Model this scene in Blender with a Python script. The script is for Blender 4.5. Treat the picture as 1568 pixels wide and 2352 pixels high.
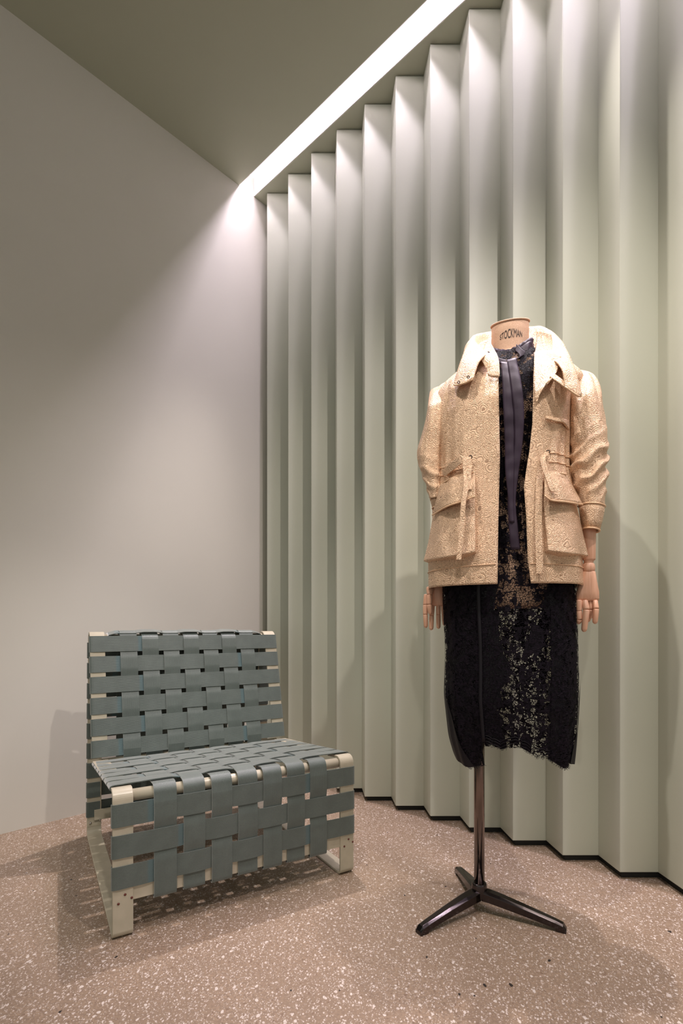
import bpy, bmesh, math, random
import numpy as np
from mathutils import Vector, noise as mnoise

for _o in list(bpy.data.objects):
    bpy.data.objects.remove(_o, do_unlink=True)
SC = bpy.context.scene
COL = SC.collection

# ------------------------------------------------------------------ camera
W, H, FPX, HOR, CX, CAMZ = 1568, 2352, 1179.0, 1440.0, 784.0, 0.8
cam_d = bpy.data.cameras.new('camera')
cam = bpy.data.objects.new('camera', cam_d)
COL.objects.link(cam)
cam_d.sensor_fit = 'VERTICAL'
cam_d.sensor_height = 36.0
cam_d.sensor_width = 24.0
cam_d.lens = FPX / H * 36.0
cam_d.shift_y = (HOR - H / 2) / H
cam_d.clip_start = 0.02
cam.location = (0, 0, CAMZ)
cam.rotation_euler = (math.radians(90), 0, 0)
SC.camera = cam

# ------------------------------------------------------------------ world, lights, exposure
world = bpy.data.worlds.new('shop_ambient')
SC.world = world
world.use_nodes = True
world.node_tree.nodes['Background'].inputs[0].default_value = (0.97, 1.0, 0.93, 1)
world.node_tree.nodes['Background'].inputs[1].default_value = 0.6

def spot(name, loc, target, energy, color, size=70, blend=0.6, radius=0.03):
    d = bpy.data.lights.new(name, 'SPOT')
    d.energy = energy; d.color = color; d.spot_size = math.radians(size)
    d.spot_blend = blend; d.shadow_soft_size = radius
    o = bpy.data.objects.new(name, d)
    COL.objects.link(o)
    o.location = loc
    o.rotation_euler = (Vector(target) - Vector(loc)).to_track_quat('-Z', 'Y').to_euler()
    return o

WARM = (1.0, 0.91, 0.84)
spot('ceiling_or_fill_spot', (0.89, 0.22, 3.16), (0.00, 1.85, 0.85), 104, WARM, 66, 0.75, 0.025)
spot('ceiling_or_fill_spot', (-0.38, 0.65, 3.16), (0.62, 1.42, 0.60), 108, WARM, 66, 0.7, 0.025)
spot('ceiling_or_fill_spot', (0.02, -0.55, 3.16), (0.47, 1.45, 1.10), 52, WARM, 22, 0.5, 0.03)  # added key light to brighten the jacket, not a known fixture
spot('ceiling_or_fill_spot', (-0.20, -0.60, 3.16), (-1.02, 2.16, 0.05), 150, WARM, 27, 0.9, 0.05)  # added fill to lift the lower left wall, no known lamp there
# two lensed spots recessed in the ceiling slot
spot('slot_spot', (-0.264, 2.573, 3.285), (-0.56, 2.00, 0.35), 240, (1.0, 0.90, 0.86), 40, 1.0, 0.015)
spot('slot_spot', (0.65, 1.71, 3.285), (0.85, 0.95, 0.0), 150, (1.0, 0.90, 0.86), 44, 1.0, 0.015)
SLOT_E = 0.9
# the slot's lensed strip: a long narrow downlight inside the recess
_d = bpy.data.lights.new('slot_strip', 'AREA')
_d.shape = 'RECTANGLE'; _d.size = 7.8; _d.size_y = 0.026; _d.spread = math.radians(100)
_d.energy = 62; _d.color = (0.98, 0.855, 1.0)
_o = bpy.data.objects.new('slot_strip', _d)
COL.objects.link(_o)
_ea, _eb = Vector((0.7307, -0.6827, 0)), Vector((0.6828, 0.7306, 0))
_o.location = _ea * (-2.312 + 3.92) + _eb * 1.709 + Vector((0, 0, 3.296))
_o.rotation_euler = (math.radians(-13), 0, math.atan2(-0.6827, 0.7307))
SLOT_COL = (1.0, 0.95, 0.96, 1)

SC.view_settings.view_transform = 'Standard'
SC.view_settings.look = 'None'
SC.view_settings.exposure = 0.07
SC.view_settings.gamma = 1.0
SC.view_settings.use_curve_mapping = False

# ------------------------------------------------------------------ helpers
def lin(r, g, b):
    f = lambda c: (c / 255 / 12.92) if c / 255 <= 0.04045 else ((c / 255 + 0.055) / 1.055) ** 2.4
    return (f(r), f(g), f(b), 1)

class NT:
    """small node-tree writer"""
    def __init__(self, name):
        self.m = bpy.data.materials.new(name)
        self.m.use_nodes = True
        self.t = self.m.node_tree
        self.b = self.t.nodes['Principled BSDF']
        self.out = self.t.nodes['Material Output']
        tc = self.t.nodes.new('ShaderNodeTexCoord')
        self.co = tc.outputs['Object']
    def node(self, kind, **kw):
        n = self.t.nodes.new('ShaderNode' + kind)
        for k, v in kw.items():
            setattr(n, k, v)
        return n
    def link(self, a, b):
        self.t.links.new(a, b)
    def put(self, sock, v):
        if hasattr(v, 'is_output') or isinstance(v, bpy.types.NodeSocket):
            self.link(v, sock)
        else:
            sock.default_value = v
    def math(self, op, a, b=0.0, c=0.0):
        n = self.node('Math', operation=op)
        self.put(n.inputs[0], a); self.put(n.inputs[1], b); self.put(n.inputs[2], c)
        return n.outputs[0]
    def vmath(self, op, a, b=(0, 0, 0)):
        n = self.node('VectorMath', operation=op)
        self.put(n.inputs[0], a); self.put(n.inputs[1], b)
        return n.outputs[0]
    def scale(self, v, s):
        n = self.node('VectorMath', operation='SCALE')
        self.put(n.inputs[0], v); n.inputs['Scale'].default_value = s
        return n.outputs[0]
    def noise(self, scale, detail=2, vec=None, rough=0.5):
        n = self.node('TexNoise')
        self.put(n.inputs['Vector'], vec or self.co)
        n.inputs['Scale'].default_value = scale
        n.inputs['Detail'].default_value = detail
        n.inputs['Roughness'].default_value = rough
        return n
    def voro(self, scale, feature='F1', vec=None, rnd=1.0):
        n = self.node('TexVoronoi', feature=feature)
        self.put(n.inputs['Vector'], vec or self.co)
        n.inputs['Scale'].default_value = scale
        n.inputs['Randomness'].default_value = rnd
        return n
    def ramp(self, fac, a, b, lo=0.0, hi=1.0):
        n = self.node('MapRange', interpolation_type='SMOOTHSTEP')
        self.put(n.inputs['Value'], fac)
        n.inputs['From Min'].default_value = a; n.inputs['From Max'].default_value = b
        n.inputs['To Min'].default_value = lo; n.inputs['To Max'].default_value = hi
        return n.outputs[0]
    def mix(self, fac, a, b):
        n = self.node('Mix', data_type='RGBA')
        self.put(n.inputs[0], fac); self.put(n.inputs[6], a); self.put(n.inputs[7], b)
        return n.outputs[2]
    def bump(self, h, strength=0.3, dist=0.002, normal=None):
        n = self.node('Bump')
        n.inputs['Strength'].default_value = strength
        n.inputs['Distance'].default_value = dist
        self.put(n.inputs['Height'], h)
        if normal is not None:
            self.link(normal, n.inputs['Normal'])
        return n.outputs[0]
    def set(self, **kw):
        for k, v in kw.items():
            self.put(self.b.inputs[k.replace('_', ' ')], v)
        return self.m

def link_obj(name, me, mat, parent=None, smooth=True):
    o = bpy.data.objects.new(name, me)
    COL.objects.link(o)
    if mat is not None and not me.materials:
        me.materials.append(mat)
    if smooth:
        for p in me.polygons:
            p.use_smooth = True
    if parent is not None:
        o.parent = parent
    return o

def mesh(name, verts, faces, mat, parent=None, smooth=True, base=None):
    """verts in the parent's frame, or in world when base (parent location) is given"""
    if base is not None:
        verts = [(v[0] - base[0], v[1] - base[1], v[2] - base[2]) for v in verts]
    me = bpy.data.meshes.new(name)
    me.from_pydata([tuple(float(c) for c in v) for v in verts], [], faces)
    me.validate(); me.update()
    bm = bmesh.new(); bm.from_mesh(me)
    bmesh.ops.recalc_face_normals(bm, faces=bm.faces)
    bm.to_mesh(me); bm.free()
    return link_obj(name, me, mat, parent, smooth)

def empty(name, loc, rz=0.0):
    o = bpy.data.objects.new(name, None)
    o.empty_display_size = 0.1
    COL.objects.link(o)
    o.location = loc
    o.rotation_euler = (0, 0, rz)
    return o

def tag(o, label=None, cat=None, group=None, kind=None):
    if label: o['label'] = label
    if cat: o['category'] = cat
    if group: o['group'] = group
    if kind: o['kind'] = kind
    return o

def grid_faces(nr, nc, closed=False, off=0):
    f = []
    for i in range(nr - 1):
        for j in range(nc if closed else nc - 1):
            j2 = (j + 1) % nc
            f.append((off + i * nc + j, off + i * nc + j2, off + (i + 1) * nc + j2, off + (i + 1) * nc + j))
    return f

def box_vf(lo, hi, off=0):
    x0, y0, z0 = lo; x1, y1, z1 = hi
    v = [(x0, y0, z0), (x1, y0, z0), (x1, y1, z0), (x0, y1, z0), (x0, y0, z1), (x1, y0, z1), (x1, y1, z1), (x0, y1, z1)]
    f = [(0, 3, 2, 1), (4, 5, 6, 7), (0, 1, 5, 4), (1, 2, 6, 5), (2, 3, 7, 6), (3, 0, 4, 7)]
    return v, [tuple(i + off for i in q) for q in f]

def bevel(o, w, seg=2):
    m = o.modifiers.new('bevel', 'BEVEL')
    m.width = w; m.segments = seg; m.limit_method = 'ANGLE'; m.angle_limit = math.radians(40)
    return o

def solid(o, t, offset=-1.0):
    m = o.modifiers.new('cloth', 'SOLIDIFY')
    m.thickness = t; m.offset = offset
    return o

def cr(pts, n):
    """Catmull-Rom resample of a polyline to n points (uniform in chord length)"""
    P = np.array(pts, float)
    if len(P) == 2:
        t = np.linspace(0, 1, n)[:, None]
        return P[0] * (1 - t) + P[1] * t
    Q = np.vstack([2 * P[0] - P[1], P, 2 * P[-1] - P[-2]])
    out = []
    for i in range(1, len(Q) - 2):
        p0, p1, p2, p3 = Q[i - 1], Q[i], Q[i + 1], Q[i + 2]
        for t in np.linspace(0, 1, 24, endpoint=False):
            out.append(0.5 * ((2 * p1) + (-p0 + p2) * t + (2 * p0 - 5 * p1 + 4 * p2 - p3) * t * t + (-p0 + 3 * p1 - 3 * p2 + p3) * t ** 3))
    out.append(P[-1])
    out = np.array(out)
    d = np.r_[0, np.cumsum(np.linalg.norm(np.diff(out, axis=0), axis=1))]
    s = np.linspace(0, d[-1], n)
    return np.stack([np.interp(s, d, out[:, k]) for k in range(P.shape[1])], 1)

def tube_vf(path, radii, n=12, off=0, cap=True, squash=None):
    P = np.array(path, float)
    N = len(P)
    if np.isscalar(radii):
        radii = [radii] * N
    T = np.gradient(P, axis=0)
    T /= np.linalg.norm(T, axis=1)[:, None] + 1e-12
    ref = np.array([0, 0, 1.0]) if abs(T[0][2]) < 0.9 else np.array([1.0, 0, 0])
    v = []
    u = np.cross(T[0], ref); u /= np.linalg.norm(u)
    for i in range(N):
        u = u - T[i] * u.dot(T[i]); u /= np.linalg.norm(u)
        w = np.cross(T[i], u)
        for k in range(n):
            a = 2 * math.pi * k / n
            v.append(P[i] + radii[i] * (math.cos(a) * u + math.sin(a) * w))
    f = grid_faces(N, n, True, off)
    if cap:
        f.append(tuple(off + k for k in range(n))[::-1])
        f.append(tuple(off + (N - 1) * n + k for k in range(n)))
    return v, f

def lathe_vf(profile, n=32, center=(0, 0), off=0):
    v = []
    for r, z in profile:
        for k in range(n):
            a = 2 * math.pi * k / n
            v.append((center[0] + r * math.cos(a), center[1] + r * math.sin(a), z))
    f = grid_faces(len(profile), n, True, off)
    f.append(tuple(off + k for k in range(n))[::-1])
    f.append(tuple(off + (len(profile) - 1) * n + k for k in range(n)))
    return v, f

def strap_vf(path, wdir, width, thick, off=0):
    """flat band with square edges swept along path; wdir is the width direction (one, or one per point)"""
    P = np.array(path, float); N = len(P)
    T = np.gradient(P, axis=0)
    T /= np.linalg.norm(T, axis=1)[:, None] + 1e-12
    Wd = np.array(wdir, float)
    if Wd.ndim == 1:
        Wd = np.repeat(Wd[None], N, 0)
    wd = [width] * N if np.isscalar(width) else width
    v = []
    for i in range(N):
        w = Wd[i] - T[i] * Wd[i].dot(T[i]); w /= np.linalg.norm(w) + 1e-12
        nn = np.cross(T[i], w)
        h, t = wd[i] / 2, thick / 2
        v += [P[i] - w * h - nn * t, P[i] + w * h - nn * t, P[i] + w * h + nn * t, P[i] - w * h + nn * t]
    f = grid_faces(N, 4, True, off)
    f += [(off + 3, off + 2, off + 1, off), tuple(off + (N - 1) * 4 + k for k in range(4))]
    return v, f

# ------------------------------------------------------------------ materials
def mat_wall():
    n = NT('left_wall_paint')
    c = n.mix(n.ramp(n.noise(1.3, 3).outputs[0], 0.3, 0.7), lin(207, 203, 194), lin(211, 207, 198))
    return n.set(Base_Color=c, Roughness=0.7, Normal=n.bump(n.noise(260, 2).outputs[0], 0.05, 0.001))

def mat_ceiling():
    n = NT('ceiling_paint')
    return n.set(Base_Color=lin(178, 180, 161), Roughness=0.75, Normal=n.bump(n.noise(200, 2).outputs[0], 0.05, 0.001))

def mat_pleat():
    n = NT('celadon_lacquer')
    c = n.mix(n.ramp(n.noise(2.0, 3).outputs[0], 0.3, 0.7), lin(189, 191, 175), lin(193, 195, 179))
    return n.set(Base_Color=c, Roughness=0.38, Normal=n.bump(n.noise(90, 2).outputs[0], 0.03, 0.001))

def mat_terrazzo():
    n = NT('terrazzo')
    warp = n.vmath('ADD', n.co, n.scale(n.noise(55, 2).outputs[1], 0.012))
    base = n.mix(n.ramp(n.noise(5, 4).outputs[0], 0.35, 0.65), lin(142, 121, 101), lin(152, 130, 109))
    base = n.mix(n.ramp(n.noise(160, 2).outputs[0], 0.4, 0.62), base, lin(134, 114, 96))
    col = base
    for scale, thr, rad, tint, seed in ((330, 0.55, 0.38, lin(180, 166, 154), 0.0), (190, 0.42, 0.38, lin(198, 184, 174), 3.1),
                                        (112, 0.15, 0.34, lin(204, 192, 182), 7.7), (150, 0.15, 0.36, lin(126, 104, 86), 1.9), (75, 0.025, 0.22, lin(44, 36, 32), 5.3)):
        st = n.node('Mapping')
        n.link(warp, st.inputs[0])
        st.inputs['Location'].default_value = (seed, seed * 0.7, 0)
        st.inputs['Rotation'].default_value = (0, 0, 0.5 + seed)
        st.inputs['Scale'].default_value = (1, 0.72, 1)
        vo = n.voro(scale, vec=st.outputs[0])
        sep = n.node('SeparateColor')
        n.link(vo.outputs['Color'], sep.inputs[0])
        pick = n.math('LESS_THAN', sep.outputs[0], thr)
        rr = n.math('MULTIPLY_ADD', sep.outputs[1], rad * 0.8, rad * 0.45)
        inside = n.math('LESS_THAN', vo.outputs['Distance'], rr)
        col = n.mix(n.math('MULTIPLY', pick, inside), col, tint)
    return n.set(Base_Color=col, Roughness=0.42, Normal=n.bump(n.noise(120, 2).outputs[0], 0.03, 0.001))

def mat_plain(name, rgb, rough=0.5, metal=0.0, bump=0.0, bscale=200):
    n = NT(name)
    c = n.mix(n.ramp(n.noise(30, 2).outputs[0], 0.3, 0.7), lin(*rgb), lin(*[min(255, int(x * 1.04 + 1)) for x in rgb]))
    kw = dict(Base_Color=c, Roughness=rough, Metallic=metal)
    if bump:
        kw['Normal'] = n.bump(n.noise(bscale, 2).outputs[0], bump, 0.001)
    return n.set(**kw)

def mat_strap():
    n = NT('elastic_webbing')
    at = n.node('Attribute', attribute_name='fade')
    ac = n.node('Attribute', attribute_name='along')
    w = n.math('SINE', n.math('MULTIPLY', ac.outputs['Fac'], 2 * math.pi / 0.0032))
    grain = n.noise(420, 2).outputs[0]
    base = n.mix(n.ramp(n.noise(24, 3).outputs[0], 0.3, 0.7), lin(82, 92, 87), lin(89, 99, 94))
    base = n.mix(n.ramp(grain, 0.4, 0.7, 0, 0.45), base, lin(76, 82, 78))
    base = n.mix(at.outputs['Fac'], base, lin(66, 100, 108))
    h = n.math('MULTIPLY_ADD', w, 0.5, n.math('MULTIPLY', grain, 0.7))
    return n.set(Base_Color=base, Roughness=0.5, Sheen_Weight=1.0, Sheen_Roughness=0.4, Normal=n.bump(h, 0.22, 0.0006))

def mat_brocade():
    n = NT('gold_brocade')
    p = n.vmath('ADD', n.co, n.scale(n.noise(40, 2).outputs[1], 0.012))
    def swirl(sc, turns, freq):
        vo = n.voro(sc, vec=p)
        d = n.vmath('SUBTRACT', p, vo.outputs['Position'])
        sx = n.node('SeparateXYZ'); n.link(d, sx.inputs[0])
        ang = n.math('ARCTAN2', n.math('ADD', sx.outputs[0], sx.outputs[1]), sx.outputs[2])
        ph = n.math('MULTIPLY_ADD', vo.outputs['Distance'], freq, n.math('MULTIPLY', ang, turns))
        return n.math('MULTIPLY_ADD', n.math('SINE', ph), 0.5, 0.5)
    big = swirl(36, 1, 42.0)
    small = swirl(90, 2, 22.0)
    sel = n.ramp(n.noise(34, 1).outputs[0], 0.50, 0.58)
    h = n.math('ADD', n.math('MULTIPLY', big, sel), n.math('MULTIPLY', small, n.math('SUBTRACT', 1.0, sel)))
    fine = n.noise(380, 4, rough=0.75).outputs[0]
    line = n.ramp(h, 0.0, 0.22, 1, 0)
    base = n.mix(n.ramp(fine, 0.35, 0.65), lin(226, 185, 149), lin(245, 215, 184))
    base = n.mix(n.math('MULTIPLY', line, 0.7), base, lin(138, 94, 66))
    hh = n.math('ADD', n.math('MULTIPLY', h, 0.7), n.math('MULTIPLY', fine, 1.6))
    return n.set(Base_Color=base, Roughness=n.ramp(fine, 0.3, 0.7, 0.30, 0.46), Metallic=0.3,
                 Normal=n.bump(hh, 0.8, 0.0012))

def mat_lace(name, solidity, rgb=(25, 19, 28)):
    n = NT(name)
    p = n.vmath('ADD', n.co, n.scale(n.noise(60, 2).outputs[1], 0.008))
    ed = n.voro(175, 'DISTANCE_TO_EDGE', vec=p).outputs['Distance']
    net = n.math('LESS_THAN', ed, 0.085)
    flower = n.voro(38, vec=p)
    sx = n.node('SeparateXYZ'); n.link(n.vmath('SUBTRACT', p, flower.outputs['Position']), sx.inputs[0])
    ang = n.math('ARCTAN2', n.math('ADD', sx.outputs[0], sx.outputs[1]), sx.outputs[2])
    petal = n.math('MULTIPLY_ADD', n.math('SINE', n.math('MULTIPLY', ang, 5.0)), 0.10, flower.outputs['Distance'])
    motif = n.math('LESS_THAN', petal, solidity)
    vine = n.math('LESS_THAN', n.math('ABSOLUTE', n.math('SUBTRACT', n.noise(30, 2, vec=p).outputs[0], 0.5)), solidity * 0.10)
    st = n.node('Mapping'); n.link(n.co, st.inputs[0]); st.inputs['Scale'].default_value = (1, 1, 0.35)
    dense = n.math('GREATER_THAN', n.noise(26, 3, vec=st.outputs[0]).outputs[0], 0.60)
    a = n.math('MAXIMUM', n.math('MAXIMUM', net, dense), n.math('MAXIMUM', motif, vine))
    cord = n.math('ADD', n.ramp(ed, 0.0, 0.1, 1, 0), n.noise(300, 2).outputs[0])
    c = n.mix(n.ramp(n.noise(140, 3).outputs[0], 0.4, 0.65), lin(*rgb), lin(rgb[0] - 16, rgb[1] - 13, rgb[2] - 16))
    return n.set(Base_Color=c, Roughness=0.65, Specular_IOR_Level=0.1, Alpha=a, Normal=n.bump(cord, 0.8, 0.002))

def mat_satin(name, rgb):
    n = NT(name)
    g = n.noise(160, 3).outputs[0]
    c = n.mix(n.ramp(n.noise(14, 3).outputs[0], 0.35, 0.65), lin(*rgb), lin(*[int(x * 1.15) for x in rgb]))
    return n.set(Base_Color=c, Roughness=0.55, Specular_IOR_Level=0.3, Normal=n.bump(g, 0.12, 0.001))

def mat_wood():
    n = NT('pale_beech')
    st = n.node('Mapping'); n.link(n.co, st.inputs[0]); st.inputs['Scale'].default_value = (90, 90, 6)
    g = n.noise(3, 3, vec=st.outputs[0]).outputs[0]
    c = n.mix(n.ramp(g, 0.3, 0.7), lin(226, 178, 150), lin(214, 162, 132))
    return n.set(Base_Color=c, Roughness=0.4)

def mat_linen():
    n = NT('bust_linen')
    c = n.mix(n.ramp(n.noise(500, 2).outputs[0], 0.35, 0.65), lin(212, 176, 150), lin(196, 158, 132))
    return n.set(Base_Color=c, Roughness=0.8, Normal=n.bump(n.noise(600, 2).outputs[0], 0.15, 0.0006))

def mat_emit(name, col, s):
    n = NT(name)
    n.set(Base_Color=(0.9, 0.9, 0.9, 1), Roughness=0.5)
    n.b.inputs['Emission Color'].default_value = col
    n.b.inputs['Emission Strength'].default_value = s
    return n.m

M = dict(wall=mat_wall(), ceil=mat_ceiling(), pleat=mat_pleat(), floor=mat_terrazzo(), strap=mat_strap(), brocade=mat_brocade(),
         lace=mat_lace('black_lace', 0.40), lace_open=mat_lace('open_lace', 0.33), satin=mat_satin('plum_satin', (52, 40, 54)),
         lining=mat_satin('black_lining', (18, 14, 20)), wood=mat_wood(), linen=mat_linen(),
         beige=mat_plain('beige_enamel', (178, 170, 150), 0.28, bump=0.04, bscale=120), chrome=mat_plain('smoked_chrome', (118, 106, 100), 0.1, 1.0),
         nickel=mat_plain('black_nickel', (72, 66, 66), 0.16, 1.0), dark=mat_plain('shadow_gap', (34, 31, 28), 0.8),
         ink=mat_plain('black_ink', (40, 32, 28), 0.7), steel=mat_plain('bolt_steel', (190, 186, 180), 0.25, 1.0), rust=mat_plain('rust_red_bolt', (96, 44, 34), 0.5),
         white=mat_plain('slot_white', (235, 232, 230), 0.6), cord=mat_plain('brocade_piping', (232, 194, 158), 0.4, 0.15, 0.3, 700),
         emit=mat_emit('slot_diffuser', SLOT_COL, SLOT_E))

# ------------------------------------------------------------------ room: a runs along the pleated wall, b towards it
EA = np.array([0.7307, -0.6827]); EB = np.array([0.6828, 0.7306])
def rm(a, b, z=0.0):
    q = a * EA + b * EB
    return (q[0], q[1], z)
A0, A1, B0 = -2.312, 5.6, -4.2          # left wall, far right end, open shop side
CH = 3.2
B_CEIL, B_SOF, B_BACK = 1.657, 1.762, 2.02
def room_box(name, a0, a1, b0, b1, z0, z1, mat, parent=None):
    v = [rm(a0, b0, z0), rm(a1, b0, z0), rm(a1, b1, z0), rm(a0, b1, z0), rm(a0, b0, z1), rm(a1, b0, z1), rm(a1, b1, z1), rm(a0, b1, z1)]
    f = [(0, 3, 2, 1), (4, 5, 6, 7), (0, 1, 5, 4), (1, 2, 6, 5), (2, 3, 7, 6), (3, 0, 4, 7)]
    return mesh(name, v, f, mat, parent, smooth=False)

fl = room_box('floor', A0 - 0.12, A1, B0, B_BACK, -0.08, 0.0, M['floor'])
tag(fl, 'speckled beige terrazzo floor', kind='structure')
wl = room_box('wall_left', A0 - 0.12, A0, B0, B_BACK, 0.0, CH + 0.16, M['wall'])
tag(wl, 'plain off-white wall on the left', kind='structure')
ce = room_box('ceiling', A0, A1, B0, B_CEIL, CH, CH + 0.16, M['ceil'])
tag(ce, 'plain grey-green ceiling', kind='structure')
so = room_box('soffit', A0, A1, B_SOF, B_BACK, CH, CH + 0.16, M['ceil'], ce)
wr = room_box('wall_right', A0, A1, B_BACK, B_BACK + 0.1, 0.0, CH + 0.16, M['pleat'])
tag(wr, 'tall pale green wall of folded vertical pleats', kind='structure')

# recessed light slot along the top of the pleated wall
R_SLOT = 0.105
lamp = empty('slot_light', rm((A0 + A1) / 2, (B_CEIL + B_SOF) / 2, CH + R_SLOT))
tag(lamp, 'long glowing white light slot recessed along the ceiling edge', 'ceiling light')
lb = lamp.location
def lamp_box(name, b0, b1, z0, z1, mat):
    v = [rm(a, b, z) for a, b, z in ((A0 + .001, b0, z0), (A1, b0, z0), (A1, b1, z0), (A0 + .001, b1, z0), (A0 + .001, b0, z1), (A1, b0, z1), (A1, b1, z1), (A0 + .001, b1, z1))]
    f = [(0, 3, 2, 1), (4, 5, 6, 7), (0, 1, 5, 4), (1, 2, 6, 5), (2, 3, 7, 6), (3, 0, 4, 7)]
    return mesh(name, v, f, mat, lamp, smooth=False, base=lb)
lamp_box('housing', B_CEIL + .001, B_SOF - .001, CH + R_SLOT, CH + R_SLOT + 0.02, M['white'])
lamp_box('diffuser', B_CEIL + .03, B_SOF - .006, CH + R_SLOT - 0.006, CH + R_SLOT - 0.0005, M['emit'])
lamp_box('reflector', B_SOF - .004, B_SOF - .0005, CH + 0.001, CH + R_SLOT - 0.001, M['white'])
lamp_box('trim_lip', B_CEIL + .0005, B_CEIL + .004, CH + 0.001, CH + R_SLOT - 0.001, M['white'])

# pleats: each one an L-folded panel of its own, standing just clear of the floor
PX, PY, DX, DY, EPS = -0.411, 2.835, 0.1293, 0.1208, 0.008
def outer(k): return np.array([PX + DX * k, PY - DY * k])
def inner(k): return np.array([PX + DX * (k + 1) - EPS, PY - DY * k])
PT, ZB, ZT = 0.009, 0.022, CH - 0.005
def ell(pts, t):
    """offset an open 2D polyline by t to the wall side (+EB)"""
    P = np.array(pts); out = []
    for i in range(len(P)):
        ns = []
        for j in (i - 1, i):
            if 0 <= j < len(P) - 1:
                d = P[j + 1] - P[j]; d /= np.linalg.norm(d)
                m = np.array([-d[1], d[0]])
                if m.dot(EB) < 0: m = -m
                ns.append(m)
        m = sum(ns)
        out.append(P[i] + m * t / (1.0 if len(ns) == 1 else max(0.3, m.dot(ns[0]))))
    return out
NP = 30
for k in range(0, NP):
    a = inner(k - 1) if k else np.array([-0.4185, 2.931])
    c = inner(k)
    gap = -0.0015
    da = (outer(k) - a) / np.linalg.norm(outer(k) - a); dc = (outer(k) - c) / np.linalg.norm(outer(k) - c)
    front = [a + da * gap, outer(k), c + dc * gap]
    back = ell(front, PT)
    v, f = [], []
    ring = list(front) + list(back)[::-1]
    for z in (ZB, ZT):
        v += [(q[0], q[1], z) for q in ring]
    n6 = len(ring)
    f = [(i, (i + 1) % n6, n6 + (i + 1) % n6, n6 + i) for i in range(n6)]
    f += [(0, 1, 4, 5), (1, 2, 3, 4), (6, 11, 10, 7), (7, 10, 9, 8)]
    o = mesh('pleat_panel', v, f, M['pleat'], wr, smooth=False)
    bevel(o, 0.0018, 2)
zz = []
for k in range(-1, NP):
    if k >= 0: zz.append(outer(k))
    zz.append(inner(k) if k >= 0 else np.array([-0.4185, 2.931]))
fr = ell(zz, 0.014); bk = ell(zz, 0.024)
ring = list(fr) + list(bk)[::-1]
n6 = len(ring); h = n6 // 2
v = [(q[0], q[1], 0.0) for q in ring] + [(q[0], q[1], 0.05) for q in ring]
f = [(i, (i + 1) % n6, n6 + (i + 1) % n6, n6 + i) for i in range(n6)] + [(n6 + i, n6 + i + 1, 2 * n6 - 2 - i, 2 * n6 - 1 - i) for i in range(h - 1)]
tag(mesh('baseboard_right', v, f, M['dark'], None, smooth=False), 'dark recessed base under the green pleats', kind='structure')
# packing strip closing the gap above the pleats
v = [(q[0], q[1], CH - 0.03) for q in ring] + [(q[0], q[1], CH - 0.0005) for q in ring]
tag(mesh('trim_1', v, f, M['dark'], None, smooth=False), 'dark shadow gap above the green pleats', kind='structure')

# ------------------------------------------------------------------ woven lounge chair
CW = 0.7237
ang = math.atan2(0.5117, 0.8593)
P0 = np.array([-0.582, 1.3046]); UU = np.array([0.8593, 0.5117]); VV = np.array([-0.5117, 0.8593])
cb = P0 + UU * CW / 2
chair = empty('lounge_chair', (cb[0], cb[1], 0), ang)
tag(chair, 'low lounge chair of woven grey-green webbing on a beige steel frame', 'chair')

def arc(cx, cz, r, a0, a1, n=10):
    return [(cx + r * math.cos(math.radians(a)), cz + r * math.sin(math.radians(a))) for a in np.linspace(a0, a1, n)]

SEATF, SEATR = (0.026, 0.384), (0.535, 0.334)       # seat line
BACKB, BACKT = (0.548, 0.344), (0.640, 0.752)       # backrest line
bdir = np.array(BACKT) - np.array(BACKB); bdir /= np.linalg.norm(bdir)
bn = np.array([bdir[1], -bdir[0]])                  # rearwards from backrest
RT = 0.033
tc = np.array(BACKT) + bn * RT                      # centre of the top bend
a_start = math.degrees(math.atan2(-bn[1], -bn[0]))
REARB = (0.765, 0.03)
TH = 0.008
front_bend = arc(0.026, 0.358, 0.026, 180, 96, 10)
top_bend = arc(tc[0], tc[1], RT, a_start if a_start > 0 else a_start + 360, -4, 14)
prof_front = [(0.0, 0.012)] + [(0.0, 0.332)] + front_bend + [SEATR]
prof_back = [BACKB, BACKT] + top_bend[1:] + [(REARB[0], 0.034)]
runner = arc(REARB[0] - 0.03, 0.034, 0.030, 0, -90, 8) + arc(0.016, 0.0201, 0.0161, -90, -180, 7)

def densify(p, step=0.006):
    out = [p[0]]
    for a, b in zip(p[:-1], p[1:]):
        n = max(1, int(math.dist(a, b) / step))
        for i in range(1, n + 1):
            out.append((a[0] + (b[0] - a[0]) * i / n, a[1] + (b[1] - a[1]) * i / n))
    return np.array(out)

def band(prof, s0, s1, t):
    P = np.array(prof, float)
    T = np.gradient(P, axis=0); T /= np.linalg.norm(T, axis=1)[:, None]
    Nn = np.stack([-T[:, 1], T[:, 0]], 1)
    v = []
    for p, q in zip(P, Nn):
        i, o = p - q * t / 2, p + q * t / 2
        for s, w in ((s0, i), (s1, i), (s1, o), (s0, o)):
            v.append((s - CW / 2, w[0], w[1]))
    f = grid_faces(len(P), 4, True) + [(3, 2, 1, 0), tuple((len(P) - 1) * 4 + k for k in range(4))]
    return v, f

def sharp_band(name, prof, s0, s1, t):
    v, f = band(densify(prof, 0.02), s0, s1, t)
    o = mesh(name, v, f, M['beige'], chair, smooth=False)
    bevel(o, 0.0012, 1)
    return o

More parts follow.
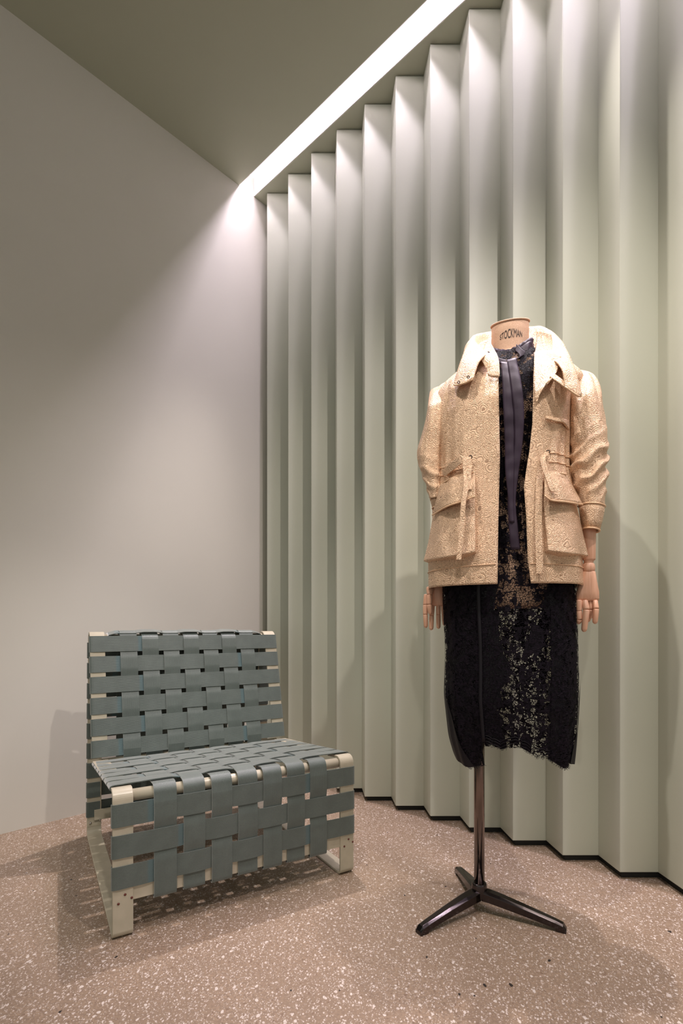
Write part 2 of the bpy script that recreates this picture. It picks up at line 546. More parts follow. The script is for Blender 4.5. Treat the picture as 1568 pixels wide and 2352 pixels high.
BW = 0.050
for s0 in (0.0, CW - BW):
    sharp_band('front_leg', [(0.004, 0.016), (0.004, 0.335)] + arc(0.026, 0.356, 0.022, 180, 96, 9) + [(0.10, 0.3735), SEATR], s0, s0 + BW, TH)
    sharp_band('back_post', prof_back, s0, s0 + BW, TH)
    rp = arc(REARB[0] - 0.03, 0.034, 0.030, 0, -90, 8) + arc(0.020, 0.0201, 0.0161, -90, -180, 7)
    sharp_band('floor_runner', rp, s0, s0 + BW, TH)
    # bolts
    for (dx, dz) in ((0.030, 0.112), (0.014, 0.092), (0.046, 0.100)):
        v, f = lathe_vf([(0.0001, -0.0015), (0.0032, -0.0015), (0.0032, 0.0008), (0.0018, 0.0016), (0.0001, 0.0016)], 10)
        v = [(s0 + dx + q[0] - CW / 2, -0.0004 - q[2], dz + q[1]) for q in v]
        mesh('bolt', v, f, M['rust'], chair)
    for (dx, dz) in ((0.030, 0.072), (0.012, 0.050), (0.046, 0.056)):
        v, f = lathe_vf([(0.0001, -0.0015), (0.0048, -0.0015), (0.0044, 0.002), (0.002, 0.0036), (0.0001, 0.0038)], 12)
        v = [(s0 + dx + q[0] - CW / 2, 0.7578 - q[2], dz + q[1]) for q in v]
        mesh('bolt', v, f, M['steel'], chair)

def bar_tube(name, D, z, r, s0=BW * 0.6, s1=CW - BW * 0.6):
    v, f = tube_vf([(s0 - CW / 2, D, z), (0, D, z), (s1 - CW / 2, D, z)], r, 16)
    return mesh(name, v, f, M['beige'], chair)
bar_tube('front_tube', 0.024, 0.3585, 0.0155)
bar_tube('seat_rear_tube', 0.528, 0.318, 0.011)
bar_tube('back_lower_tube', 0.560, 0.328, 0.010)
bar_tube('top_tube', tc[0], tc[1] + 0.004, 0.024)
for nm, lo, hi in (('front_rail', (BW * 0.5, 0.003, 0.092), (CW - BW * 0.5, 0.009, 0.132)), ('rear_rail', (BW * 0.5, 0.750, 0.060), (CW - BW * 0.5, 0.756, 0.100))):
    v, f = box_vf((lo[0] - CW / 2, lo[1], lo[2]), (hi[0] - CW / 2, hi[1], hi[2]))
    bevel(mesh(nm, v, f, M['beige'], chair, smooth=False), 0.001, 1)

SW, ST, AMP = 0.0585, 0.0026, 0.0024
vcent = [0.130 + 0.0770 * i for i in range(7)]      # lengthwise straps, centre s

def add_attr(o, along, fade):
    me = o.data
    for nm, vals in (('along', along), ('fade', fade)):
        at = me.attributes.new(nm, 'FLOAT', 'POINT')
        at.data.foreach_set('value', np.array(vals, dtype=np.float32))

def weave(t, nodes):
    """height of a strap at t: +1 over / -1 under at each node, eased between"""
    if t <= nodes[0][0]: return nodes[0][1]
    for (a, ha), (b, hb) in zip(nodes[:-1], nodes[1:]):
        if t <= b:
            q = (t - a) / (b - a)
            q = min(1, max(0, (q - 0.22) / 0.56))
            q = q * q * (3 - 2 * q)
            return ha + (hb - ha) * q
    return nodes[-1][1]

def cross_strap(name, pos, tang, norm, over, width=SW, short=False):
    """a strap running left to right at profile point pos; over[j] True where it passes over lengthwise strap j"""
    pos, tang, norm = np.array(pos), np.array(tang), np.array(norm)
    n0 = TH / 2 + ST / 2 + 0.0006
    pts, fade = [], []
    wrap = [(BW * 0.9, -n0), (BW * 0.5, -n0), (0.004, -n0), (-0.001, -n0 + 0.002), (-0.0022, 0.0), (-0.001, n0 - 0.002), (0.004, n0)]
    nodes = [(0.02, 0.35), (BW, 0.6 if over[0] else 0.0)] + [(c, 1.0 if over[j] else -1.0) for j, c in enumerate(vcent)] + [(CW - BW, 0.6 if over[-1] else 0.0), (CW - 0.02, 0.35)]
    mid = [(s, n0 + AMP * weave(s, nodes)) for s in np.arange(0.01, CW - 0.008, 0.006)]
    allp = wrap + mid + [(CW - s, n) for s, n in wrap[::-1]]
    if short:
        mid = [(s, n) for s, n in mid if 0.062 < s < CW - 0.062]
        allp = [(0.060, -0.012)] + [(s, n - 0.010 * max(0.0, 1 - (min(s, CW - s) - 0.062) / 0.03)) for s, n in mid] + [(CW - 0.060, -0.012)]
    along, acc, prev = [], 0.0, None
    for s, n in allp:
        q = pos + norm * n
        p = (s - CW / 2, q[0], q[1])
        pts.append(p)
        fa = 0.0
        if n > 0:
            for j, c in enumerate(vcent):
                if not over[j]:
                    g = (c - SW / 2) - s
                    if -0.004 < g < 0.0135 and j in (0, 1, 6):
                        fa = 0.5
        fade.append(fa)
    v, f = strap_vf(pts, (0, tang[0], tang[1]), width, ST)
    o = mesh(name, v, f, M['strap'], chair, smooth=False)
    w4 = [-width / 2, width / 2, width / 2, -width / 2]
    add_attr(o, [w4[i % 4] for i in range(len(v))], [fade[i // 4] for i in range(len(v))])
    return o

rowlist = {'front': [], 'seat': [], 'back': [], 'rear': []}
odd_over = lambda j: j % 2 == 0                      # straps 1,3,5,7
# front apron rows, bottom to top
for i, z in enumerate((0.158, 0.2375, 0.317)):
    v_over = [(odd_over(j) if i % 2 == 0 else not odd_over(j)) for j in range(7)]
    cross_strap('cross_strap', (0.004, z), (0, 1), (-1, 0), [not q for q in v_over])
    rowlist['front'].append(z)
sd = np.array(SEATR) - np.array(SEATF); sl = np.linalg.norm(sd); sd /= sl
sn = np.array([-sd[1], sd[0]])
for i in range(7):
    t = 0.040 + i * 0.0715
    p = np.array(SEATF) + sd * t - sn * 0.004
    v_over = [(not odd_over(j) if i % 2 == 0 else odd_over(j)) for j in range(7)]
    cross_strap('cross_strap', p, sd, sn, [not q for q in v_over])
    rowlist['seat'].append(t)
for i in range(6):
    t = 0.030 + i * 0.0745
    p = np.array(BACKB) + bdir * t
    v_over = [(odd_over(j) if i % 2 == 0 else not odd_over(j)) for j in range(7)]
    cross_strap('cross_strap', p, bdir, -bn, [not q for q in v_over])
    rowlist['back'].append(t)
# one strap lies along the top bend itself
ta = math.radians(102)
cross_strap('top_strap', (tc[0] + RT * math.cos(ta), tc[1] + RT * math.sin(ta)), (math.sin(ta), -math.cos(ta)), (math.cos(ta), math.sin(ta)), [not odd_over(j) for j in range(7)], 0.046, True)
rt0 = np.array(top_bend[-1]); rt1 = np.array([REARB[0], 0.034])
rd = rt1 - rt0; rl = np.linalg.norm(rd); rd /= rl
rn = np.array([-rd[1], rd[0]])
for i in range(9):
    t = 0.030 + i * 0.0765
    p = rt0 + rd * t
    v_over = [(not odd_over(j) if i % 2 == 0 else odd_over(j)) for j in range(7)]
    cross_strap('cross_strap', p, rd, rn, [not q for q in v_over])
    rowlist['rear'].append(t)

def long_strap(name, base, nodes_s, c):
    P = np.array(base)
    d = np.r_[0, np.cumsum(np.linalg.norm(np.diff(P, axis=0), axis=1))]
    T = np.gradient(P, axis=0); T /= np.linalg.norm(T, axis=1)[:, None] + 1e-12
    Nn = np.stack([-T[:, 1], T[:, 0]], 1)
    pts = []
    for p, q, s in zip(P, Nn, d):
        w = p + q * AMP * weave(s, nodes_s)
        pts.append((c - CW / 2, w[0], w[1]))
    v, f = strap_vf(pts, (1, 0, 0), SW, ST)
    o = mesh(name, v, f, M['strap'], chair, smooth=False)
    w4 = [-SW / 2, SW / 2, SW / 2, -SW / 2]
    add_attr(o, [w4[i % 4] for i in range(len(v))], [0.0] * len(v))
    return o

def arclen_of(P, test):
    d = np.r_[0, np.cumsum(np.linalg.norm(np.diff(P, axis=0), axis=1))]
    i = np.argmin(np.linalg.norm(P - np.array(test), axis=1))
    return d[i]

OFF = TH / 2 + ST / 2 + 0.0006
fx = 0.004 - OFF
seat_path = [(0.0125, 0.130), (0.0125, 0.094)] + arc(0.0055, 0.0915, 0.007, 0, -180, 8) + [(fx, 0.0945), (fx, 0.336)] + \
    arc(0.024, 0.3575, 0.0205 + 0.0035, 176, 98, 10) + [tuple(np.array(SEATF) + sd * 0.03 + sn * (OFF - 0.004)), tuple(np.array(SEATR) + sd * -0.004 + sn * (OFF - 0.004))] + \
    arc(0.528, 0.320, 0.0165, 60, -120, 8) + [(0.50, 0.308)]
seat_path = densify(seat_path, 0.004)
back_path = [(0.575, 0.36), (0.5745, 0.335)] + arc(0.5605, 0.3275, 0.0135, 0, -190, 8) + [tuple(np.array(BACKB) + bdir * 0.02 - bn * OFF), tuple(np.array(BACKT) - bn * OFF)] + \
    arc(tc[0], tc[1], RT + OFF, a_start if a_start > 0 else a_start + 360, -4, 14)[1:] + [tuple(rt1 + rn * OFF + rd * -0.03)] + arc(0.7535, 0.062, 0.0165, 0, -150, 8) + [(0.744, 0.09)]
back_path = densify(back_path, 0.004)
for j, c in enumerate(vcent):
    o_ = odd_over(j)
    nod = [(0, 0.0)]
    sgn = 1.0 if o_ else -1.0
    for i, z in enumerate(rowlist['front']):
        nod.append((arclen_of(seat_path, (fx, z)), sgn * (1 if i % 2 == 0 else -1)))
    nod.append((arclen_of(seat_path, (0.006, 0.374)), 0.2))
    for i, t in enumerate(rowlist['seat']):
        nod.append((arclen_of(seat_path, np.array(SEATF) + sd * t + sn * (OFF - .004)), sgn * (-1 if i % 2 == 0 else 1)))
    nod.append((nod[-1][0] + 0.05, 0.0))
    long_strap('seat_strap', seat_path, nod, c)
    nod = [(0, 0.0)]
    for i, t in enumerate(rowlist['back']):
        nod.append((arclen_of(back_path, np.array(BACKB) + bdir * t - bn * OFF), sgn * (1 if i % 2 == 0 else -1)))
    nod.append((arclen_of(back_path, (tc[0] + (RT + OFF) * math.cos(ta), tc[1] + (RT + OFF) * math.sin(ta))), sgn))
    for i, t in enumerate(rowlist['rear']):
        nod.append((arclen_of(back_path, rt0 + rd * t + rn * OFF), sgn * (-1 if i % 2 == 0 else 1)))
    nod.append((nod[-1][0] + 0.06, 0.0))
    long_strap('back_strap', back_path, nod, c)

# ------------------------------------------------------------------ dress form: local frame turned towards the room
DC = np.array([0.475, 1.470]); PSI = math.radians(18)
DEX = np.array([math.cos(PSI), -math.sin(PSI)]); DFR = np.array([-math.sin(PSI), -math.cos(PSI)])
def w3(lx, fr, z):
    q = DC + DEX * lx + DFR * fr
    return np.array([q[0], q[1], z])
def project(P):
    return CX + P[0] / P[1] * FPX, HOR - (P[2] - CAMZ) / P[1] * FPX
def unproj(px, py, off):
    """photo point on the upright plane that lies off metres in front of the form's axis -> local (lx, off, z)"""
    r = np.array([(px - CX) / FPX, 1.0])
    t = (DC.dot(DFR) + off) / r.dot(DFR)
    P = r * t
    return (P - DC).dot(DEX), off, CAMZ + (HOR - py) / FPX * t

class Shell:
    """upright body of superellipse slices measured from silhouettes"""
    def __init__(self, rows, depth, n=2.4, smooth=5):
        zs, L, R = [], [], []
        for y, xl, xr in rows:
            a, _, z1 = unproj(xl, y, 0.0); b, _, z2 = unproj(xr, y, 0.0)
            zs.append((z1 + z2) / 2); L.append(a); R.append(b)
        o = np.argsort(zs); zs = np.array(zs)[o]; L = np.array(L)[o]; R = np.array(R)[o]
        self.z = np.linspace(zs[0], zs[-1], 200)
        k = np.exp(-np.linspace(-2, 2, 2 * smooth + 1) ** 2); k /= k.sum()
        sm = lambda q: np.convolve(np.pad(q, smooth, mode='reflect', reflect_type='odd'), k, 'valid')
        self.l = sm(np.interp(self.z, zs, L)); self.r = sm(np.interp(self.z, zs, R))
        dz = np.array(sorted(depth))
        self.b = sm(np.interp(self.z, dz[:, 0], dz[:, 1]))
        self.n = n
    def at(self, z):
        l = np.interp(z, self.z, self.l); r = np.interp(z, self.z, self.r); b = np.interp(z, self.z, self.b)
        return (l + r) / 2, (r - l) / 2, b
    def S(self, th, z, d=0.0):
        c, a, b = self.at(z)
        e = 2 / self.n
        sx = math.copysign(abs(math.sin(th)) ** e, math.sin(th)); cx = math.copysign(abs(math.cos(th)) ** e, math.cos(th))
        return w3(c + (a + d) * sx, (b + d) * cx, z)
    def F(self, lx, z):
        c, a, b = self.at(z)
        t = min(0.985, abs((lx - c) / a))
        return b * (1 - t ** self.n) ** (1 / self.n)
    def pt(self, px, py, jut=0.0):
        o = 0.1
        for _ in range(12):
            lx, _o, z = unproj(px, py, o)
            o = 0.5 * o + 0.5 * self.F(lx, z)
        lx, _o, z = unproj(px, py, o + jut)
        return w3(lx, o + jut, z)
    def theta_for(self, px, z, lo=-1.45, hi=1.45):
        for _ in range(30):
            m = (lo + hi) / 2
            if project(self.S(m, z))[0] < px: lo = m
            else: hi = m
        return (lo + hi) / 2

def pa(px, py, off):
    return w3(*unproj(px, py, off))

PB = np.array([0.3896, 1.452])
form = empty('dress_form', (PB[0], PB[1], 0))
tag(form, 'linen dress form with jointed wooden arms on a dark chrome tripod stand', 'mannequin')
FB = (PB[0], PB[1], 0)

# stand
v, f = tube_vf([(0, 0, 0.05), (0, 0, 0.4), (0, 0, 0.90)], 0.0147, 24)
mesh('pole', v, f, M['chrome'], form)
v, f = lathe_vf([(0.006, 0.034), (0.020, 0.036), (0.0225, 0.044), (0.0225, 0.054), (0.0215, 0.060), (0.0205, 0.074), (0.0195, 0.077), (0.0150, 0.078)], 28)
mesh('hub', v, f, M['nickel'], form)
for fx_, fy_ in ((963, 2145), (1297, 2140), (1052, 2004)):
    dpt = 0.8 * FPX / (fy_ - HOR)
    q = np.array([(fx_ - CX) / FPX * dpt, dpt]) - PB
    L = np.linalg.norm(q); q /= L; sq = np.array([-q[1], q[0]])
    sec = [(0.010, 0.0165, 0.062, 0.034), (0.030, 0.0180, 0.0605, 0.034), (0.060, 0.0175, 0.056, 0.030), (0.12, 0.0150, 0.044, 0.021), (L - 0.022, 0.0125, 0.0265, 0.008), (L - 0.0215, 0.0125, 0.0262, 0.0005), (L - 0.004, 0.0122, 0.0215, 0.0005), (L + 0.004, 0.0115, 0.010, 0.0005)]
    v = []
    for r, hw, zt, zb in sec:
        c = min(0.005, (zt - zb) * 0.35)
        for s, z in ((-hw, zb), (hw, zb), (hw, zt - c), (hw * 0.55, zt), (-hw * 0.55, zt), (-hw, zt - c)):
            p = q * r + sq * s
            v.append((p[0], p[1], z))
    f = grid_faces(len(sec), 6, True) + [tuple(range(6))[::-1], tuple((len(sec) - 1) * 6 + k for k in range(6))]
    bevel(mesh('leg', v, f, M['nickel'], form, smooth=False), 0.0015, 2)

# bust
bust_rows = [(824, 1127, 1215), (834, 1112, 1230), (857, 1066, 1284), (884, 1036, 1312), (950, 1034, 1296), (1050, 1062, 1278), (1150, 1054, 1282), (1250, 1034, 1306), (1330, 1034, 1308), (1395, 1042, 1302)]
bust_depth = [(0.84, 0.100), (0.95, 0.112), (1.05, 0.105), (1.16, 0.092), (1.27, 0.094), (1.40, 0.110), (1.48, 0.098), (1.53, 0.078), (1.57, 0.056), (1.60, 0.053)]
BS = Shell(bust_rows, bust_depth, 2.3)
def shell_mesh(name, S, zs, nth, mat, parent, base, d=0.0, cap=True):
    v = []
    for z in zs:
        for k in range(nth):
            v.append(S.S(2 * math.pi * k / nth, z, d))
    f = grid_faces(len(zs), nth, True)
    if cap:
        f += [tuple(range(nth))[::-1], tuple((len(zs) - 1) * nth + k for k in range(nth))]
    return mesh(name, v, f, mat, parent, base=base)
shell_mesh('bust', BS, np.linspace(BS.z[0], BS.z[-1], 60), 72, M['linen'], form, FB)
ncx, _, zr = unproj(1171, 742, 0.0)
NR = 0.0513
def ncyl(r, z, a):
    return w3(ncx + r * math.sin(a), r * math.cos(a), z)
zn0 = unproj(1171, 806, 0)[2]
def tilt(r, z, a):
    """the neck block is cut at a slant: its top is lower in front"""
    q = max(0.0, min(1.0, (z - 1.60) / 0.07))
    return z - 0.33 * q * r * math.cos(a)
prof = [(NR + 0.006, 1.550), (NR + 0.002, 1.566), (NR + 0.0006, 1.580), (NR, 1.60), (NR, 1.63), (NR - 0.0002, zr - 0.008), (NR - 0.004, zr - 0.002), (0.001, zr - 0.001)]
v = [ncyl(r, tilt(r, z, 2 * math.pi * k / 48), 2 * math.pi * k / 48) for r, z in prof for k in range(48)]
neck = mesh('neck', v, grid_faces(len(prof), 48, True), M['linen'], form, base=FB)
path = [ncyl(NR + 0.0002, tilt(NR, zr - 0.0035, 2 * math.pi * k / 48), 2 * math.pi * k / 48) for k in range(49)]
v, f = tube_vf(path, 0.0026, 8, cap=False)
mesh('neck_piping', v, f, M['linen'], neck, base=FB)
# stencilled word on the neck, taller in the middle
cu = bpy.data.curves.new('neck_lettering', 'FONT')
cu.body = 'STOCKMAN'
cu.size = 1.0
tmp = bpy.data.objects.new('neck_lettering_source', cu)
COL.objects.link(tmp)
dg = bpy.context.evaluated_depsgraph_get()
tm = tmp.evaluated_get(dg).to_mesh()
tv = np.array([q.co[:] for q in tm.vertices]); tf = [tuple(p.vertices) for p in tm.polygons]
tmp.evaluated_get(dg).to_mesh_clear()
bpy.data.objects.remove(tmp, do_unlink=True)
bpy.data.curves.remove(cu)
x0, x1 = tv[:, 0].min(), tv[:, 0].max(); y1 = tv[:, 1].max()
tz0 = unproj(1171, 775, 0.051)[2]
ZSEAM = unproj(1171, 803, 0.052)[2]
v2, f2 = tube_vf([ncyl(NR + 0.0012, ZSEAM, 2 * math.pi * k / 48) for k in range(49)], 0.0008, 6, cap=False)
mesh('neck_seam', v2, f2, M['linen'], neck, base=FB)
vv = []
for q in tv:
    t = (q[0] - x0) / (x1 - x0) * 2 - 1
    hgt = 0.0125 + 0.0125 * math.cos(t * math.pi / 2)
    lift = -0.0015 - 0.003 * (1 - math.cos(t * math.pi / 2)) * 0 + 0.005 * (1 - hgt / 0.025)
    a = t * 0.60 + 0.05
    vv.append(ncyl(NR + 0.0009, tz0 + 0.0005 + lift + q[1] / y1 * hgt, a))
lt = mesh('neck_lettering', vv, tf, M['ink'], neck, smooth=False, base=FB)
lt['label'] = 'black stencilled word on the neck'

# wooden forearms and hands
def ring_loft(name, rings, mat, parent, base, n=20, ex=2.0):
    """rings: (px, py, off, half width m, half depth m)"""
    v = []
    for px, py, off, a, b in rings:
        lx, o, z = unproj(px, py, off)
        for k in range(n):
            th = 2 * math.pi * k / n
            e = 2 / ex
            sx = math.copysign(abs(math.sin(th)) ** e, math.sin(th)); cx = math.copysign(abs(math.cos(th)) ** e, math.cos(th))
            v.append(w3(lx + a * sx, o + b * cx, z))
    f = grid_faces(len(rings), n, True) + [tuple(range(n))[::-1], tuple((len(rings) - 1) * n + k for k in range(n))]
    return mesh(name, v, f, mat, parent, base=base)

def finger(name, joints, parent):
    """joints: (px, py, off, r). Each phalanx is a tapered peg with a rounded end, a fine step at the joint"""
    V, Fc = [], []
    J = [(pa(a, b, c), r) for a, b, c, r in joints]
    for (p, r0), (q, r1) in zip(J[:-1], J[1:]):
        last = q is J[-1][0]
        d = q - p; L = np.linalg.norm(d); d /= L
        ts = [(-0.15 * r0, r0 * 0.55), (0.0, r0 * 0.92), (0.25 * r0, r0), (L * 0.5, (r0 + r1) / 2 * 1.02), (L - 0.5 * r1, r1 * 1.0)]
        ts += [(L - 0.1 * r1, r1 * 0.93), (L + 0.35 * r1, r1 * 0.72), (L + 0.62 * r1, r1 * 0.38), (L + 0.7 * r1, r1 * 0.08)] if last else [(L - 0.12 * r1, r1 * 0.96), (L, r1 * 0.62)]
        v, f = tube_vf([p + d * t for t, _ in ts], [r for _, r in ts], 14, off=len(V))
        V += v; Fc += f
    return mesh(name, V, Fc, M['wood'], parent, base=FB)

def mm(px): return px / 802.0
# arm on the right of the picture
ring_loft('upper_arm', [(1340, 900, 0, .040, .042), (1347, 1000, 0, .036, .038), (1350, 1060, 0.01, .030, .032), (1352, 1100, 0.015, .026, .028)], M['wood'], form, FB)
ring_loft('forearm', [(1350, 1090, .015, .027, .028), (1351, 1160, .02, .021, .022), (1352.5, 1225, .025, .0172, .018), (1352.5, 1284, .03, .0158, .016), (1352.5, 1286.5, .03, .0150, .015), (1352, 1288, .03, .0125, .0125), (1351, 1292.5, .03, .0118, .0118), (1351, 1293.5, .03, .0125, .0125), (1351, 1294.5, .03, .010, .010)], M['wood'], form, FB, 24)
ring_loft('wrist_ball', [(1351, 1293.5, .03, .0120, .012), (1351, 1296, .03, .0148, .0148), (1351, 1303, .03, .0165, .0165), (1351, 1309, .03, .0163, .0163), (1351, 1314, .03, .014, .014)], M['wood'], form, FB, 24)
palm = ring_loft('palm', [(1351, 1313, .03, .0160, .0125), (1351, 1315, .03, .0172, .0140), (1350, 1335, .03, .0215, .0150), (1348.5, 1360, .03, .0285, .0145), (1347.5, 1374, .03, .0300, .0120), (1347.5, 1380, .03, .0290, .0085)], M['wood'], form, FB, 28, 2.6)
finger('thumb', [(1329.5, 1379, .040, .0078), (1329.5, 1404, .041, .0074), (1330, 1423, .041, .0072), (1328.5, 1430, .036, .0066)], palm)
finger('finger', [(1342.5, 1380, .037, .0082), (1346, 1401, .045, .0086), (1341, 1447, .042, .0076)], palm)
finger('finger', [(1355, 1380, .026, .0075), (1356, 1400, .030, .0076), (1350, 1425, .016, .0062)], palm)
finger('finger', [(1366, 1380, .033, .0070), (1368.5, 1399, .041, .0075), (1366, 1429, .038, .0070)], palm)
finger('finger', [(1359, 1380, .018, .0066), (1361, 1398, .016, .0066), (1356, 1418, .006, .0058)], palm)
# arm on the left of the picture
ring_loft('upper_arm', [(1018, 900, -.01, .040, .042), (1000, 1000, -.01, .036, .036), (996, 1050, -.01, .028, .030), (1004, 1100, -.02, .023, .024)], M['wood'], form, FB)
ring_loft('forearm', [(1004, 1092, -.02, .022, .023), (1007, 1160, -.022, .019, .020), (1005, 1225, -.012, .0165, .017), (1001, 1284, 0.0, .0156, .0156), (1001, 1288, 0.0, .0122, .0122), (1001, 1294, 0.0, .0120, .0120)], M['wood'], form, FB, 24)
ring_loft('wrist_ball', [(1001, 1294, 0, .0120, .012), (1001, 1297, 0, .0148, .0148), (1001, 1304, 0, .0163, .0163), (1001, 1310, 0, .016, .016), (1001, 1314, 0, .013, .013)], M['wood'], form, FB, 24)
palm = ring_loft('palm', [(1001, 1314, 0, .0160, .0125), (1001, 1316, 0, .0172, .0140), (1002, 1340, 0, .0210, .0150), (1001, 1372, .0, .0245, .0140), (1001.5, 1388, .0, .0235, .0120), (1001.5, 1392, .0, .0220, .0085)], M['wood'], form, FB, 28, 2.8)
finger('thumb', [(987, 1350, .022, .0110), (986.5, 1367, .031, .0085), (985.5, 1389, .034, .0082), (987.5, 1408, .032, .0062)], palm)
finger('finger', [(979, 1366, .006, .0075), (976.5, 1390, .012, .0072), (976.5, 1412, .016, .0070), (977.5, 1439, .014, .0062)], palm)
finger('finger', [(993, 1391, .006, .0070), (991, 1414, .012, .0070), (990, 1444, .012, .0066)], palm)
finger('finger', [(1006.5, 1391, .004, .0068), (1006.5, 1412, .008, .0067), (1006.5, 1441, .010, .0062)], palm)
finger('finger', [(1017, 1391, .0, .0060), (1018.5, 1412, .004, .0058), (1020, 1434, .005, .0052)], palm)

# ------------------------------------------------------------------ dress
dress_base = tuple(w3(0, 0, 0.42))
dress = empty('lace_dress', dress_base)
tag(dress, 'black plum lace dress with tied satin neck bow, worn under the brocade jacket', 'dress')
dress_rows = [(808, 1122, 1220), (815, 1108, 1234), (850, 1062, 1288), (880, 1032, 1316), (950, 1030, 1300), (1050, 1058, 1282), (1150, 1049, 1287), (1250, 1027, 1313), (1330, 1021, 1321), (1345, 1019, 1322), (1400, 1020, 1324), (1480, 1024, 1326), (1550, 1024, 1328), (1600, 1023, 1327.5), (1650, 1029, 1325), (1700, 1035, 1322), (1745, 1048, 1317), (1775, 1060, 1311)]
dress_depth = [(0.37, 0.098), (0.45, 0.108), (0.60, 0.124), (0.80, 0.122), (0.95, 0.118), (1.05, 0.110), (1.16, 0.097), (1.27, 0.099), (1.40, 0.115), (1.48, 0.103), (1.53, 0.085), (1.57, 0.067), (1.60, 0.058)]
DS = Shell(dress_rows, dress_depth, 2.3, 6)
HEM = [(1000, 1738), (1040, 1738), (1052, 1747), (1066, 1756), (1082, 1762), (1102, 1759), (1104.5, 1704), (1116, 1708), (1128, 1713), (1140, 1718), (1150, 1721), (1162, 1717), (1172, 1711), (1184, 1711), (1196, 1717), (1208, 1724), (1220, 1731), (1230, 1739), (1242, 1739), (1256, 1742), (1268, 1748), (1280, 1756), (1290, 1765), (1298, 1762), (1304, 1754), (1316, 1755), (1340, 1750)]
hx = [q[0] for q in HEM]; hy = [q[1] for q in HEM]
ZTOP = unproj(1171, 812, 0.05)[2]
def hem_z(th):
    if math.cos(th) < 0:
        return 0.432
    z = 0.43
    for _ in range(6):
        P = DS.S(th, z)
        px, py = project(P)
        y = np.interp(px, hx, hy)
        z = CAMZ + (HOR - y) * P[1] / FPX
    t = max(0.0, min(1.0, (math.cos(th)) / 0.12))
    return z * t + 0.432 * (1 - t)
def drape(th, z):
    """soft hanging folds growing towards the hem"""
    g = max(0.0, min(1.0, (0.98 - z) / 0.5))
    return g * (0.0035 * math.sin(7 * th + 1.2) + 0.002 * math.sin(15 * th + 3 * z) + 0.002 * mnoise.noise(Vector((4 * math.sin(th), 4 * math.cos(th), 5 * z))))
def dress_panel(name, th0, th1, z_top, mat, nth=60, nz=70, d=0.0, zlow=None, wob0=0.0, wob1=0.0):
    v = []
    ths = np.linspace(th0, th1, nth)
    hz = [hem_z(t) if zlow is None else max(hem_z(t), zlow) for t in ths]
    for i in range(nz):
        q = i / (nz - 1)
        for t, h0 in zip(ths, hz):
            z = z_top + (h0 - z_top) * q
            u = (t - th0) / (th1 - th0)
            t2 = t + (wob0 * (1 - u) + wob1 * u) * (mnoise.noise(Vector((3.0, 7 * wob1, z * 11))) + 0.5 * mnoise.noise(Vector((8.0, 1.0, z * 37))))
            v.append(DS.S(t2, z, d + drape(t, z)))
    return mesh(name, v, grid_faces(nz, nth), mat, dress, base=dress_base)
zmid = unproj(1171, 1500, 0.12)[2]
tslit = DS.theta_for(1104, zmid); tR = DS.theta_for(1268, zmid); tR2 = DS.theta_for(1152, zmid)
ZS = 1.02
dress_panel('bodice', -1.62, 1.62, ZTOP, M['lace'], 120, 60, 0.0, ZS - 0.01)
dress_panel('bodice_back', 1.62, 2 * math.pi - 1.62, ZTOP, M['lace'], 60, 30, 0.0, ZS - 0.01)
dress_panel('skirt_left_panel', -1.60, tslit + 0.012, ZS, M['lace'], 70, 90, 0.0035)
dress_panel('skirt_front_panel', tslit - 0.002, tR, ZS, M['lace_open'], 110, 90, 0.0)
dress_panel('skirt_right_panel', tR - 0.01, 1.60, ZS, M['lace'], 60, 90, 0.002)
dress_panel('skirt_back_panel', 1.60, 2 * math.pi - 1.60, ZS, M['lace_open'], 90, 60, 0.0)
dress_panel('lining', -1.59, tR2, 1.50, M['lining'], 70, 90, -0.0035, wob1=0.16)
dress_panel('lining', tR - 0.02, 1.59, 0.98, M['lining'], 60, 60, -0.0035, wob0=0.16)
# plain satin facings turned out at the lower side edges, cut on the slant
for sgn_, pxe, z0_ in ((-1, 1084, 0.72), (1, 1304, 0.66)):
    v = []
    te = DS.theta_for(pxe, 0.45)
    for i in range(40):
        q = i / 39
        for k in range(30):
            t = sgn_ * 1.59 + (te - sgn_ * 1.59) * (0.02 + 0.98 * q) * k / 29
            z = z0_ + (hem_z(t) - z0_) * q
            v.append(DS.S(t, z, 0.0048 + drape(t, z)))
    mesh('side_facing', v, grid_faces(40, 30), M['lining'], dress, base=dress_base)
# satin edge along the slit
v, f = strap_vf([DS.S(tslit + 0.004, z, 0.0055 + drape(tslit, z)) for z in np.linspace(1.0, hem_z(tslit - 0.03) + 0.002, 40)], np.array([DEX[0], DEX[1], 0]), 0.009, 0.0012)
mesh('slit_facing', v, f, M['lining'], dress, base=dress_base)
# scalloped cords and frayed threads along the lace hem
rng = random.Random(4)
V, Fc = [], []
for t in np.linspace(DS.theta_for(1062, 0.45), DS.theta_for(1306, 0.45), 230):
    z = hem_z(t)
    p = DS.S(t, z + 0.002, drape(t, z))
    if rng.random() < 0.75:
        L = rng.uniform(0.003, 0.011)
        dx = rng.uniform(-0.006, 0.006)
        q1 = p + np.array([DEX[0] * dx * 0.4, DEX[1] * dx * 0.4, -L * 0.6]); q2 = p + np.array([DEX[0] * dx, DEX[1] * dx, -L * 0.75])
        a, b = tube_vf([p, q1, q2], 0.00045, 4, off=len(V)); V += a; Fc += b
fr_ = mesh('hem_fringe', V, Fc, M['lining'], dress, base=dress_base)
fr_['kind'] = 'stuff'
for zo in (0.004, 0.013, 0.020):
    pth = [DS.S(t, hem_z(t) + zo + 0.003 * abs(math.sin(t * 26)), drape(t, hem_z(t)) + 0.001) for t in np.linspace(tslit + 0.02, tR - 0.03, 120)]
    v, f = tube_vf(pth, 0.0009, 6)
    mesh('scallop_cord', v, f, M['lining'], dress, base=dress_base)

